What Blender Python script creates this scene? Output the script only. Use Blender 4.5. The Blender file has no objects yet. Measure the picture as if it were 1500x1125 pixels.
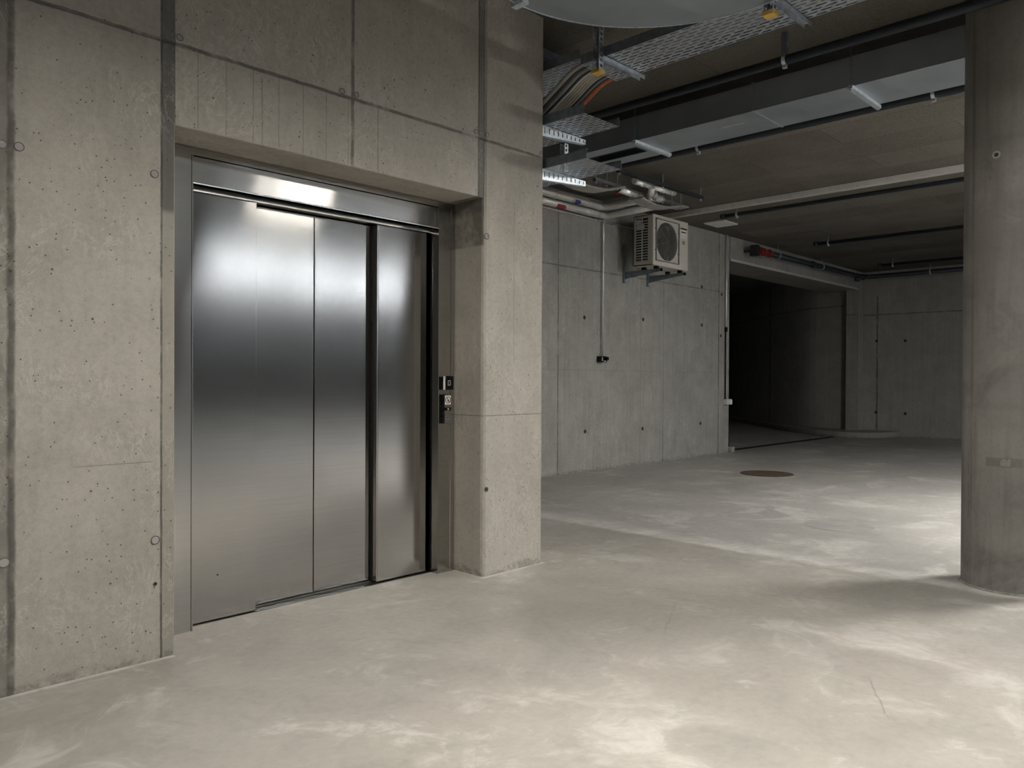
import bpy, bmesh, math, random
from mathutils import Vector, Matrix
random.seed(7)
scene = bpy.context.scene
COL = scene.collection

# ---------------------------------------------------------------- camera, world, exposure
def set_camera():
    yaw, pitch, roll = math.radians(44.025), math.radians(-0.4187), math.radians(0.264)
    f = Vector((math.cos(yaw) * math.cos(pitch), math.sin(yaw) * math.cos(pitch), math.sin(pitch)))
    r = Vector((math.sin(yaw), -math.cos(yaw), 0)); u = r.cross(f)
    r2 = math.cos(roll) * r + math.sin(roll) * u
    u2 = -math.sin(roll) * r + math.cos(roll) * u
    cd = bpy.data.cameras.new('camera'); cam = bpy.data.objects.new('camera', cd); COL.objects.link(cam)
    m = Matrix((r2, u2, -f)).transposed().to_4x4(); m.translation = Vector((0, 0, 1.2))
    cam.matrix_world = m
    cd.sensor_width = 36; cd.sensor_fit = 'HORIZONTAL'; cd.lens = 36 * 1137.5 / 1500
    cd.clip_start = 0.02; cd.clip_end = 100
    scene.camera = cam
set_camera()
w = bpy.data.worlds.new('world'); scene.world = w; w.use_nodes = True
w.node_tree.nodes['Background'].inputs[0].default_value = (0.75, 0.85, 1, 1)
w.node_tree.nodes['Background'].inputs[1].default_value = 0.02
vs = scene.view_settings
vs.view_transform = 'Standard'; vs.look = 'None'; vs.gamma = 1; vs.use_curve_mapping = False
EXPOSURE = 3.5
vs.exposure = EXPOSURE
LAMP = {'warm': 26.0, 'mid': 5.0, 'far': 62.0, 'cool': 10.0}          # radiance of the luminaire diffusers
ZC = 3.534                                                # ceiling height
try:
    scene.cycles.max_bounces = 8; scene.cycles.diffuse_bounces = 5; scene.cycles.glossy_bounces = 4
    scene.cycles.sample_clamp_indirect = 6.0
except Exception: pass

# ---------------------------------------------------------------- node helper
class NG:
    def __init__(s, name):
        s.mat = bpy.data.materials.new(name); s.mat.use_nodes = True
        s.t = s.mat.node_tree; s.t.nodes.clear()
        s.out = s.t.nodes.new('ShaderNodeOutputMaterial')
        s.bsdf = s.t.nodes.new('ShaderNodeBsdfPrincipled'); s.link(s.bsdf.outputs[0], s.out.inputs[0])
        s.geo = s.t.nodes.new('ShaderNodeNewGeometry'); s.pos = s.geo.outputs['Position']
        sp = s.t.nodes.new('ShaderNodeSeparateXYZ'); s.link(s.pos, sp.inputs[0])
        s.x, s.y, s.z = sp.outputs[0], sp.outputs[1], sp.outputs[2]
    def link(s, a, b): s.t.links.new(a, b)
    def put(s, sock, v):
        if isinstance(v, (int, float)): sock.default_value = v
        elif isinstance(v, (tuple, list)): sock.default_value = (*v, 1) if len(v) == 3 and sock.type == 'RGBA' else v
        else: s.link(v, sock)
    def m(s, op, a, b=None, c=None, clamp=False):
        n = s.t.nodes.new('ShaderNodeMath'); n.operation = op; n.use_clamp = clamp
        s.put(n.inputs[0], a)
        if b is not None: s.put(n.inputs[1], b)
        if c is not None: s.put(n.inputs[2], c)
        return n.outputs[0]
    def vec(s, sc):
        n = s.t.nodes.new('ShaderNodeVectorMath'); n.operation = 'MULTIPLY'
        s.link(s.pos, n.inputs[0]); n.inputs[1].default_value = sc; return n.outputs[0]
    def addv(s, a, b):
        n = s.t.nodes.new('ShaderNodeVectorMath'); n.operation = 'ADD'; s.put(n.inputs[0], a); s.put(n.inputs[1], b); return n.outputs[0]
    def scalev(s, a, k):
        n = s.t.nodes.new('ShaderNodeVectorMath'); n.operation = 'SCALE'; s.put(n.inputs[0], a); n.inputs['Scale'].default_value = k; return n.outputs[0]
    def noise(s, scale, detail=3, rough=.55, sc=(1, 1, 1), dist=0, color=False, vec=None):
        n = s.t.nodes.new('ShaderNodeTexNoise'); s.link(vec or s.vec(sc), n.inputs['Vector'])
        n.inputs['Scale'].default_value = scale; n.inputs['Detail'].default_value = detail
        n.inputs['Roughness'].default_value = rough; n.inputs['Distortion'].default_value = dist
        return n.outputs['Color' if color else 'Fac']
    def vor(s, scale, sc=(1, 1, 1), vec=None, feature='F1'):
        n = s.t.nodes.new('ShaderNodeTexVoronoi'); n.feature = feature; s.link(vec or s.vec(sc), n.inputs['Vector'])
        n.inputs['Scale'].default_value = scale; return n
    def rng(s, v, a, b, c=0, d=1, smooth=True):
        n = s.t.nodes.new('ShaderNodeMapRange'); n.interpolation_type = 'SMOOTHSTEP' if smooth else 'LINEAR'
        s.put(n.inputs[0], v)
        for i, k in enumerate((a, b, c, d)): n.inputs[i + 1].default_value = k
        return n.outputs[0]
    def mix(s, f, a, b, mode='MIX'):
        n = s.t.nodes.new('ShaderNodeMix'); n.data_type = 'RGBA'; n.blend_type = mode
        s.put(n.inputs[0], f); s.put(n.inputs[6], a); s.put(n.inputs[7], b); return n.outputs[2]
    def mul(s, a, b): return s.m('MULTIPLY', a, b)
    def mx(s, a, b): return s.m('MAXIMUM', a, b)
    def band(s, v, a, b, soft=.004):
        return s.mul(s.rng(v, a - soft, a + soft), s.rng(v, b - soft, b + soft, 1, 0))
    def bump(s, h, strength=.3, dist=.01):
        n = s.t.nodes.new('ShaderNodeBump'); n.inputs['Strength'].default_value = strength
        n.inputs['Distance'].default_value = dist; s.link(h, n.inputs['Height']); s.link(n.outputs[0], s.bsdf.inputs['Normal'])
    def base(s, c): s.put(s.bsdf.inputs['Base Color'], c)
    def rough(s, v): s.put(s.bsdf.inputs['Roughness'], v)

def plain(name, c, rough=.5, metal=0.0, var=.12, scale=14, spec=.5):
    g = NG(name)
    n = g.noise(scale, 3)
    g.base(g.mix(g.rng(n, .3, .7), tuple(k * (1 - var) for k in c), tuple(min(1, k * (1 + var)) for k in c)))
    g.rough(g.rng(g.noise(scale * 3, 2), .3, .7, max(.02, rough - .06), rough + .06)); g.bsdf.inputs['Metallic'].default_value = metal
    g.bsdf.inputs['Specular IOR Level'].default_value = spec
    return g.mat

def concrete(name, base, dark, ax='x', vl=(), hl=(), strips=(), boards=None, pits=.5, streak=.5, blot=.6, rough=.75, left_dark=None):
    """cast concrete; vl / hl: (pos, half width, strength, range from, range to) formwork joints"""
    g = NG(name)
    u = g.x if ax == 'x' else g.y
    st = (22, 22, .9)
    big = g.noise(.9, 4, .6, dist=.4); med = g.noise(3.6, 5, .62, dist=.6); fine = g.noise(38, 4, .7); grit = g.noise(160, 2, .6)
    strk = g.noise(1, 3, .6, sc=st)
    f = g.m('ADD', g.mul(g.rng(big, .32, .68), .45 * blot), g.mul(g.rng(med, .3, .72), .55 * blot))
    f = g.m('ADD', f, g.mul(g.rng(strk, .35, .75), .35 * streak))
    f = g.m('ADD', f, g.mul(g.rng(fine, .35, .75), .34), clamp=True)
    col = g.mix(f, base, dark)
    pale = g.rng(g.noise(7, 5, .7, sc=(1, 1, .35), dist=1.2), .58, .72)
    col = g.mix(g.mul(pale, .22), col, tuple(min(1, k * 1.35) for k in base))
    col = g.mix(g.rng(grit, .2, .8, 0, .16), col, (.12, .12, .11))
    height = g.m('ADD', g.mul(fine, .25), g.mul(grit, .12))
    height = g.m('ADD', height, g.mul(med, .3))
    wob = g.mul(g.m('SUBTRACT', g.noise(9, 3, .7), .5), .016)
    brk = g.rng(g.noise(5, 4, .7), .33, .55, .35, 1)
    lines = None
    for axis, arr in ((u, vl), (g.z, hl)):
        other = g.z if axis is u else u
        for p, hw, k, a, b in arr:
            d = g.m('ABSOLUTE', g.m('SUBTRACT', g.m('ADD', axis, g.mul(wob, min(1, hw * 90))), p))
            l = g.mul(g.rng(d, hw * .45, hw * 1.6, 1, 0), g.mul(brk, k))
            if a is not None: l = g.mul(l, g.band(other, a, b, .01))
            lines = l if lines is None else g.mx(lines, l)
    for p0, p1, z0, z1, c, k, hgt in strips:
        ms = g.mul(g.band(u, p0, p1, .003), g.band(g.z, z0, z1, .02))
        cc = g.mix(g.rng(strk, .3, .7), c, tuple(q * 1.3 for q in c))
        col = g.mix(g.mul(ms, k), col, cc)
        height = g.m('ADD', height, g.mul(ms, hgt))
    if boards:
        sp, z0, z1, u0, u1 = boards
        fr = g.m('FRACT', g.m('DIVIDE', u, sp)); d = g.m('ABSOLUTE', g.m('SUBTRACT', fr, .5))
        bl = g.mul(g.rng(d, .012 , .03, 1, 0), g.mul(g.band(g.z, z0, z1), g.band(u, u0, u1)))
        col = g.mix(g.mul(bl, g.mul(brk, .4)), col, (.1, .09, .08))
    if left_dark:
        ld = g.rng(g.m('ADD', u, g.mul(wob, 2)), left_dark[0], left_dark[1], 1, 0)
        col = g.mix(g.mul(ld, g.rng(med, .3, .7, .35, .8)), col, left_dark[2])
    foot = g.mul(g.rng(g.m('ADD', g.z, g.mul(g.noise(4, 4, .75), -.14)), -.055, -.025, 1, 0), g.rng(g.noise(20, 3, .7), .35, .6))
    col = g.mix(g.mul(foot, .45), col, (.10, .095, .085)); height = g.m('SUBTRACT', height, g.mul(foot, .6))
    scrib = g.mul(g.rng(g.m('ABSOLUTE', g.m('SUBTRACT', g.noise(5, 5, .7, sc=(1, 1, .6), dist=2.5), .5)), 0, .025, 1, 0), g.rng(g.noise(2, 3), .48, .62))
    col = g.mix(g.mul(scrib, .28), col, tuple(min(1, k * 1.5) for k in base))
    # blow holes
    v = g.vor(14); cell = v.outputs['Color']
    sep = g.t.nodes.new('ShaderNodeSeparateColor'); g.link(cell, sep.inputs[0])
    r = g.rng(sep.outputs[0], .62, 1, 0, .085 * pits)
    hole = g.rng(g.m('SUBTRACT', v.outputs['Distance'], r), 0, .012, 1, 0)
    hole = g.mul(hole, g.rng(sep.outputs[0], .62, .65))
    v2 = g.vor(46); s2 = g.t.nodes.new('ShaderNodeSeparateColor'); g.link(v2.outputs['Color'], s2.inputs[0])
    h2 = g.mul(g.rng(g.m('SUBTRACT', v2.outputs['Distance'], g.rng(s2.outputs[1], .8, 1, 0, .16 * pits)), 0, .03, 1, 0), g.rng(s2.outputs[1], .8, .83))
    hole = g.mx(hole, h2)
    col = g.mix(g.mul(hole, .75), col, (.045, .042, .038))
    height = g.m('SUBTRACT', height, hole)
    if lines is not None:
        col = g.mix(g.mul(lines, .78), col, (.05, .048, .044))
        height = g.m('SUBTRACT', height, g.mul(lines, 1.2))
    g.base(col); g.rough(rough); g.bsdf.inputs['Specular IOR Level'].default_value = .3
    g.bump(height, .55, .006)
    return g.mat

def steel(name, c=(.56, .54, .51), av=.055, ah=.014, tangent=(0, 0, 1), haze=.12, wav=0.0):
    """brushed steel: narrow across the grain's highlights, smeared along tangent"""
    g = NG(name)
    sc = (3, 3, 260) if tangent[2] else (260, 260, 3)
    n = g.noise(1, 2, .5, sc=sc)
    col = g.mix(g.rng(n, .3, .7), tuple(k * .95 for k in c), tuple(k * 1.04 for k in c))
    tv = g.t.nodes.new('ShaderNodeCombineXYZ')
    for i in range(3): tv.inputs[i].default_value = tangent[i]
    gl = g.t.nodes.new('ShaderNodeBsdfAnisotropic'); gl.distribution = 'BECKMANN'
    r2 = math.sqrt(av * ah); k = math.sqrt(ah / av)
    smudge = g.rng(g.noise(2.2, 4, .6, sc=(1, 1, .5), dist=.8), .55, .8, 0, .02)
    g.put(gl.inputs['Color'], col); g.put(gl.inputs['Roughness'], g.m('ADD', smudge, math.sqrt(r2))); gl.inputs['Anisotropy'].default_value = -(1 - k)
    g.link(tv.outputs[0], gl.inputs['Tangent'])
    g.base(col); g.bsdf.inputs['Metallic'].default_value = 1; g.rough(.42)
    g2 = g.t.nodes.new('ShaderNodeBsdfAnisotropic'); g2.distribution = 'BECKMANN'
    g.put(g2.inputs['Color'], col); g2.inputs['Roughness'].default_value = math.sqrt(r2 * 1.8); g2.inputs['Anisotropy'].default_value = -(1 - k * .75)
    g.link(tv.outputs[0], g2.inputs['Tangent'])
    m0 = g.t.nodes.new('ShaderNodeMixShader'); m0.inputs[0].default_value = .4
    g.link(gl.outputs[0], m0.inputs[1]); g.link(g2.outputs[0], m0.inputs[2])
    mx = g.t.nodes.new('ShaderNodeMixShader'); mx.inputs[0].default_value = haze
    g.link(m0.outputs[0], mx.inputs[1]); g.link(g.bsdf.outputs[0], mx.inputs[2]); g.link(mx.outputs[0], g.out.inputs[0])
    if wav:
        n = g.t.nodes.new('ShaderNodeBump'); n.inputs['Strength'].default_value = wav; n.inputs['Distance'].default_value = .02
        g.link(g.noise(1.6, 2, .4, sc=(1, 1, .4)), n.inputs['Height']); g.link(n.outputs[0], gl.inputs['Normal'])
    return g.mat

M = {}
M['floor'] = None
def floor_mat():
    g = NG('polished_concrete_floor')
    warp = g.noise(.8, 3, .6, color=True)
    pv = g.addv(g.pos, g.scalev(warp, 1.4))
    cl = g.noise(.55, 5, .62, vec=pv); sw = g.noise(1.7, 6, .66, vec=pv, dist=.5); fn = g.noise(26, 4, .7); mid = g.noise(5, 5, .65, dist=.8)
    far = g.rng(g.m('ADD', g.x, g.mul(g.m('SUBTRACT', g.noise(2.2, 4, .6), .5), .05)), 5.0, 5.05)
    near_c = g.mix(g.rng(cl, .3, .7), (.44, .413, .37), (.335, .314, .28))
    far_c = g.mix(g.rng(cl, .3, .7), (.43, .42, .40), (.335, .328, .312))
    col = g.mix(far, near_c, far_c)
    pv2 = g.addv(g.pos, g.scalev(warp, .5))
    sw2 = g.noise(3.0, 7, .72, vec=pv2, dist=.25)
    col = g.mix(g.mul(g.rng(sw, .5, .66), .6), col, (.62, .605, .565))
    col = g.mix(g.mul(g.rng(sw2, .56, .70), .5), col, (.68, .665, .63))
    col = g.mix(g.mul(g.rng(sw2, .44, .30), .4), col, (.27, .26, .24))
    col = g.mix(g.mul(g.rng(sw, .48, .28), .45), col, (.27, .26, .24))
    col = g.mix(g.mul(g.rng(mid, .48, .72), .34), col, (.27, .26, .24))
    col = g.mix(g.rng(fn, .3, .8, 0, .2), col, (.2, .19, .17))
    # darker, greyer strip on the near side of the pour joint, white bloom on the joint itself
    strip = g.mul(g.rng(g.m('ADD', g.x, g.mul(sw, .8)), 4.2, 5.1), g.rng(g.x, 4.98, 5.03, 1, 0))
    col = g.mix(g.mul(strip, g.rng(mid, .3, .7, .2, .45)), col, (.24, .235, .22))
    jd = g.m('SUBTRACT', g.m('ADD', g.x, g.mul(g.m('SUBTRACT', g.noise(4, 4, .7), .5), .16)), 5.02)
    bloom = g.mx(g.mul(g.rng(jd, -.02, .0), g.rng(jd, .02, .30, 1, 0)), g.mul(g.rng(jd, -.08, .01), g.rng(jd, .03, .09, 1, 0)))
    col = g.mix(g.mul(bloom, g.rng(g.noise(2.3, 5, .7, vec=pv), .3, .65, .08, .75)), col, (.68, .665, .63))
    # dry white edge along the foot of the elevator wall
    e = g.mul(g.rng(g.m('SUBTRACT', g.m('ADD', g.y, g.mul(g.m('SUBTRACT', mid, .5), .03)), 3.335), .0, .022), g.rng(g.x, 3.78, 3.80, 1, 0))
    e = g.mul(e, g.mx(g.rng(g.x, 1.38, 1.40, 1, 0), g.rng(g.x, 3.22, 3.24)))
    col = g.mix(g.mul(e, g.rng(mid, .3, .6, .1, .7)), col, (.70, .685, .64))
    # two dark scuffs
    for (x0, y0, x1, y1, hw, k) in ((3.64, 2.27, 3.09, 2.00, .007, .2), (3.28, 1.145, 2.87, .93, .005, .4)):
        L = math.hypot(x1 - x0, y1 - y0); ux, uy = (x1 - x0) / L, (y1 - y0) / L
        dx = g.m('SUBTRACT', g.x, x0); dy = g.m('SUBTRACT', g.y, y0)
        al = g.m('ADD', g.mul(dx, ux), g.mul(dy, uy)); ac_ = g.m('ABSOLUTE', g.m('ADD', g.m('SUBTRACT', g.mul(dx, uy), g.mul(dy, ux)), g.mul(g.m('SUBTRACT', mid, .5), .05)))
        col = g.mix(g.mul(g.mul(g.rng(ac_, hw * .3, hw, 1, 0), g.mul(g.rng(al, 0, .1), g.rng(al, L - .1, L, 1, 0))), k), col, (.12, .115, .105))
    g.base(col)
    g.rough(g.m('ADD', g.rng(sw, .3, .7, .42, .56), g.rng(fn, .3, .7, 0, .06)))
    g.bsdf.inputs['Specular IOR Level'].default_value = .45
    g.bump(g.m('ADD', g.mul(fn, .3), g.mul(mid, .7)), .12, .006)
    return g.mat
M['floor'] = floor_mat()
def ceiling_mat():
    g = NG('wood_wool_panels')
    a = g.noise(1, 5, .75, sc=(26, 60, 26), dist=2.0); b = g.noise(70, 3, .7, dist=1.5); c = g.noise(1.3, 4, .6)
    col = g.mix(g.rng(a, .35, .7), (.215, .196, .168), (.12, .11, .094))
    col = g.mix(g.rng(b, .35, .75, 0, .55), col, (.075, .069, .06))
    col = g.mix(g.rng(c, .35, .7, 0, .35), col, (.24, .225, .198))
    # each board has its own tone, thin seams between boards (2.0 x 0.6 m)
    br = g.t.nodes.new('ShaderNodeTexBrick')
    sx = g.t.nodes.new('ShaderNodeCombineXYZ'); g.link(g.y, sx.inputs[0]); g.link(g.x, sx.inputs[1])
    g.link(sx.outputs[0], br.inputs['Vector']); br.inputs['Scale'].default_value = 1
    br.inputs['Brick Width'].default_value = 2.0; br.inputs['Row Height'].default_value = .6
    br.inputs['Mortar Size'].default_value = .004; br.inputs['Mortar Smooth'].default_value = .3
    br.inputs['Color1'].default_value = (.82, .82, .82, 1); br.inputs['Color2'].default_value = (1.12, 1.12, 1.12, 1); br.inputs['Mortar'].default_value = (.6, .6, .6, 1)
    col = g.mix(1, col, br.outputs['Color'], 'MULTIPLY')
    g.base(col); g.rough(.95); g.bsdf.inputs['Specular IOR Level'].default_value = .1
    g.bump(g.m('ADD', a, b), .8, .012)
    return g.mat
M['ceiling'] = ceiling_mat()
N = None
M['wallA'] = concrete('elevator_wall_concrete', (.478, .448, .396), (.305, .285, .252), 'x',
    vl=[(.785, .012, .9, N, N), (1.338, .004, 1, N, N), (2.300, .009, .85, 2.29, 4), (1.80, .003, .4, 2.29, 2.60), (2.46, .003, .5, 2.29, 2.62), (3.19, .005, .8, 2.25, 4), (3.238, .005, .8, 2.0, 4), (3.50, .002, .4, 1.3, 2.3)],
    hl=[(2.632, .008, .9, N, N), (.972, .0025, .6, 3.2, 3.9), (.84, .002, .4, 1.0, 1.3)],
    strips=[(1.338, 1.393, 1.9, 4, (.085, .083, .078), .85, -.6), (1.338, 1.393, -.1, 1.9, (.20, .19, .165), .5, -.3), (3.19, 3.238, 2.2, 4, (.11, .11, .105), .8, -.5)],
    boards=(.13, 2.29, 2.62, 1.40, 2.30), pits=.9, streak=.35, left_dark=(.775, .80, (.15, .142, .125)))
M['wallB'] = concrete('back_wall_concrete', (.41, .40, .375), (.265, .257, .24), 'x',
    vl=[(7.304, .010, .75, N, N), (9.079, .006, .4, 0, 2.6), (9.648, .007, .55, 0, 2.6), (10.28, .006, .3, 2.6, 4), (11.244, .014, .8, N, N), (14.3, .005, .5, 3.1, 3.6)],
    hl=[(2.605, .010, .6, N, 11.6 if False else None), (1.31, .004, .25, N, N)], pits=.25, streak=1.0, blot=.7)
M['wallF'] = concrete('far_wall_concrete', (.40, .395, .375), (.27, .266, .25), 'y',
    vl=[(5.977, .014, .95, 0, 3.0), (2.0, .01, .6, N, N)], hl=[(2.605, .012, .8, N, N)], pits=.3, streak=.8)
M['wallR'] = concrete('ramp_wall_concrete', (.42, .42, .395), (.28, .278, .26), 'y',
    vl=[(9.05, .03, .8, N, N)], hl=[(2.83, .012, .7, N, N)], pits=.2, streak=.7)
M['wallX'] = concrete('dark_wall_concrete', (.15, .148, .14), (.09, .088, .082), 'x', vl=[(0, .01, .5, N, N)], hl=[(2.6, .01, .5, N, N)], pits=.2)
M['wallK'] = plain('near_black_unlit_wall', (.035, .036, .038), .8)  # near-black colour stands in for the unlit far end mirrored by the doors
def column_mat():
    g = NG('column_concrete')
    big = g.noise(1.4, 4, .6); med = g.noise(6, 5, .65, dist=.8); fine = g.noise(45, 4, .7); strk = g.noise(1, 4, .65, sc=(16, 16, 1.4))
    rings = g.noise(1, 3, .6, sc=(.4, .4, 5))
    col = g.mix(g.rng(big, .3, .7), (.225, .214, .196), (.155, .147, .134))
    col = g.mix(g.rng(strk, .45, .75, 0, .5), col, (.095, .09, .082))
    col = g.mix(g.rng(rings, .5, .75, 0, .35), col, (.10, .095, .087))
    col = g.mix(g.mul(g.rng(med, .58, .74), .3), col, (.27, .26, .24))
    scr = g.rng(g.noise(1, 5, .8, sc=(30, 30, 4), dist=1.5), .63, .72)
    low = g.rng(g.z, .9, .5)
    col = g.mix(g.mul(scr, g.mul(low, .85)), col, (.36, .345, .315))
    # old tape mark and cloudy formwork patches
    sx = g.m('SUBTRACT', g.mul(g.m('SUBTRACT', g.x, 5.315), .19), g.mul(g.m('SUBTRACT', g.y, 1.048), .98))
    tape = g.mul(g.band(sx, -.13, .05, .006), g.band(g.z, .715, .765, .006))
    col = g.mix(g.mul(tape, g.rng(med, .3, .7, .2, .6)), col, (.075, .07, .064))
    tape2 = g.mul(g.band(sx, -.06, -.01, .004), g.band(g.z, .72, .76, .006)); col = g.mix(g.mul(tape2, g.mul(g.rng(fine, .4, .6), .5)), col, (.36, .345, .315))
    cloud = g.noise(2.6, 5, .7, dist=.6); col = g.mix(g.rng(cloud, .5, .72, 0, .55), col, (.09, .085, .078))
    seamd = g.mul(g.rng(g.m('ABSOLUTE', g.m('SUBTRACT', sx, -.205)), .0, .012, 1, 0), g.rng(strk, .3, .6)); col = g.mix(g.mul(seamd, .5), col, (.07, .066, .06))
    col = g.mix(g.rng(fine, .4, .8, 0, .3), col, (.10, .096, .088))
    v = g.vor(30); s2 = g.t.nodes.new('ShaderNodeSeparateColor'); g.link(v.outputs['Color'], s2.inputs[0])
    h = g.mul(g.rng(v.outputs['Distance'], .06, .12, 1, 0), g.rng(s2.outputs[0], .88, .9))
    col = g.mix(g.mul(h, .7), col, (.05, .047, .043))
    g.base(col); g.rough(.6); g.bsdf.inputs['Specular IOR Level'].default_value = .35
    g.bump(g.m('SUBTRACT', g.m('ADD', g.mul(fine, .4), med), h), .3, .006)
    return g.mat
M['column'] = column_mat()
M['kerb'] = concrete('kerb_concrete', (.36, .35, .325), (.24, .235, .215), 'x', pits=.3)
M['steel_door'] = steel('brushed_steel_doors', (.43, .418, .40), .026, .008, (0, 0, 1), .02, .03)
M['steel_frame'] = steel('brushed_steel_frame', (.48, .468, .45), .035, .006, (0, 0, 1), .12)
M['steel_dark'] = steel('steel_sill', (.32, .31, .29), .08, .03, (1, 0, 0))
M['gap'] = plain('dark_gap', (.008, .008, .008), .9)
M['black'] = plain('black_plastic', (.006, .006, .007), .25, 0, .1, 14, .25)
M['black_matt'] = plain('black_paint', (.022, .025, .03), .5)
M['pipe_black'] = plain('black_pipe_paint', (.02, .026, .037), .42)
M['galv'] = plain('galvanised_steel', (.46, .505, .555), .38, .9, .18, 30)
M['galv_dark'] = plain('dull_galvanised_steel', (.22, .255, .305), .5, .7, .15, 25)
M['galv_bright'] = plain('bright_galvanised_steel', (.66, .725, .79), .33, .6, .08, 30)
M['conduit'] = plain('bright_conduit', (.80, .82, .84), .2, .55, .03, 20)
M['duct'] = None
def duct_mat():
    g = NG('sheet_metal_duct')
    n = g.noise(3, 3)
    w1 = g.m('FRACT', g.m('DIVIDE', g.m('ADD', g.y, g.mul(g.x, .3)), .32))
    ph = g.rng(g.m('ABSOLUTE', g.m('SUBTRACT', w1, .5)), .0, .5, 0, 1, False)
    g.base(g.mix(g.rng(n, .3, .7), (.33, .375, .42), (.39, .435, .48)))
    g.bsdf.inputs['Metallic'].default_value = .75; g.rough(.42)
    g.bump(ph, .35, .012)
    return g.mat
M['duct'] = duct_mat()
M['lag'] = plain('grey_pipe_jacket', (.56, .555, .54), .34, .3, .1, 6)
M['foil'] = plain('crumpled_foil', (.86, .86, .85), .25, .35, .1, 20)
M['red'] = plain('red_paint', (.22, .02, .02), .45)
M['label_red'] = plain('red_arrow_sticker', (.25, .02, .03), .5)
M['label_blue'] = plain('blue_arrow_sticker', (.02, .05, .22), .5)
M['yellow'] = plain('yellow_plastic_cap', (.62, .40, .09), .5)
M['ac'] = plain('cream_enamel', (.58, .56, .51), .4, 0, .03)
M['ac_side'] = plain('cream_enamel_side', (.50, .485, .44), .45, 0, .03)
M['ac_dark'] = plain('dark_fan_cavity', (.03, .035, .037), .7)
M['fan_black'] = plain('black_fan_blades', (.012, .013, .014), .6)
M['ac_grill'] = plain('grey_fan_grille', (.22, .22, .21), .5)
M['white'] = plain('white_paint', (.74, .73, .70), .5, 0, .03)
M['white_beam'] = plain('pale_fire_board', (.50, .495, .475), .7, 0, .06)
M['grey_box'] = plain('pale_grey_plastic', (.55, .55, .53), .4, 0, .03)
M['cable_grey'] = plain('grey_cable', (.30, .29, .275), .5)
M['cable_beige'] = plain('beige_cable', (.42, .385, .325), .5)
M['cable_dark'] = plain('dark_cable', (.045, .05, .06), .5)
M['cable_orange'] = plain('orange_cable', (.58, .17, .07), .5)
M['rust'] = None
def rust():
    g = NG('rusty_cast_iron')
    n = g.noise(18, 5, .7); v = g.vor(22, feature='F1')
    col = g.mix(g.rng(n, .3, .7), (.18, .115, .058), (.09, .062, .038))
    col = g.mix(g.rng(v.outputs['Distance'], .25, .45, 0, .6), col, (.05, .036, .027))
    g.base(col); g.rough(.8); g.bump(v.outputs['Distance'], .8, .01)
    return g.mat
M['rust'] = rust()
M['patch'] = plain('infill_concrete', (.33, .325, .31), .6, 0, .1, 6)
M['tie'] = plain('tie_hole_plug', (.33, .315, .30), .8)
M['tie_shadow'] = plain('tie_hole_painted_shadow', (.12, .115, .107), .9)
M['tie_dark'] = plain('tie_hole', (.035, .033, .03), .9)
M['cav'] = plain('grille_shadow_cavity', (.02, .022, .03), .8)
def emit(name, c, e):
    g = NG(name); g.bsdf.inputs['Base Color'].default_value = (.8, .8, .8, 1)
    g.bsdf.inputs['Emission Color'].default_value = (*c, 1); g.bsdf.inputs['Emission Strength'].default_value = e
    return g.mat
M['lamp_warm'] = emit('warm_diffuser', (1, .955, .88), LAMP['warm'])
M['lamp_mid'] = emit('neutral_diffuser', (1, .95, .87), LAMP['mid'])
M['lamp_far'] = emit('neutral_diffuser_aisle', (1, .96, .90), LAMP['far'])
M['lamp_cool'] = emit('cool_diffuser', (.86, .93, 1), LAMP['cool'])

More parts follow.
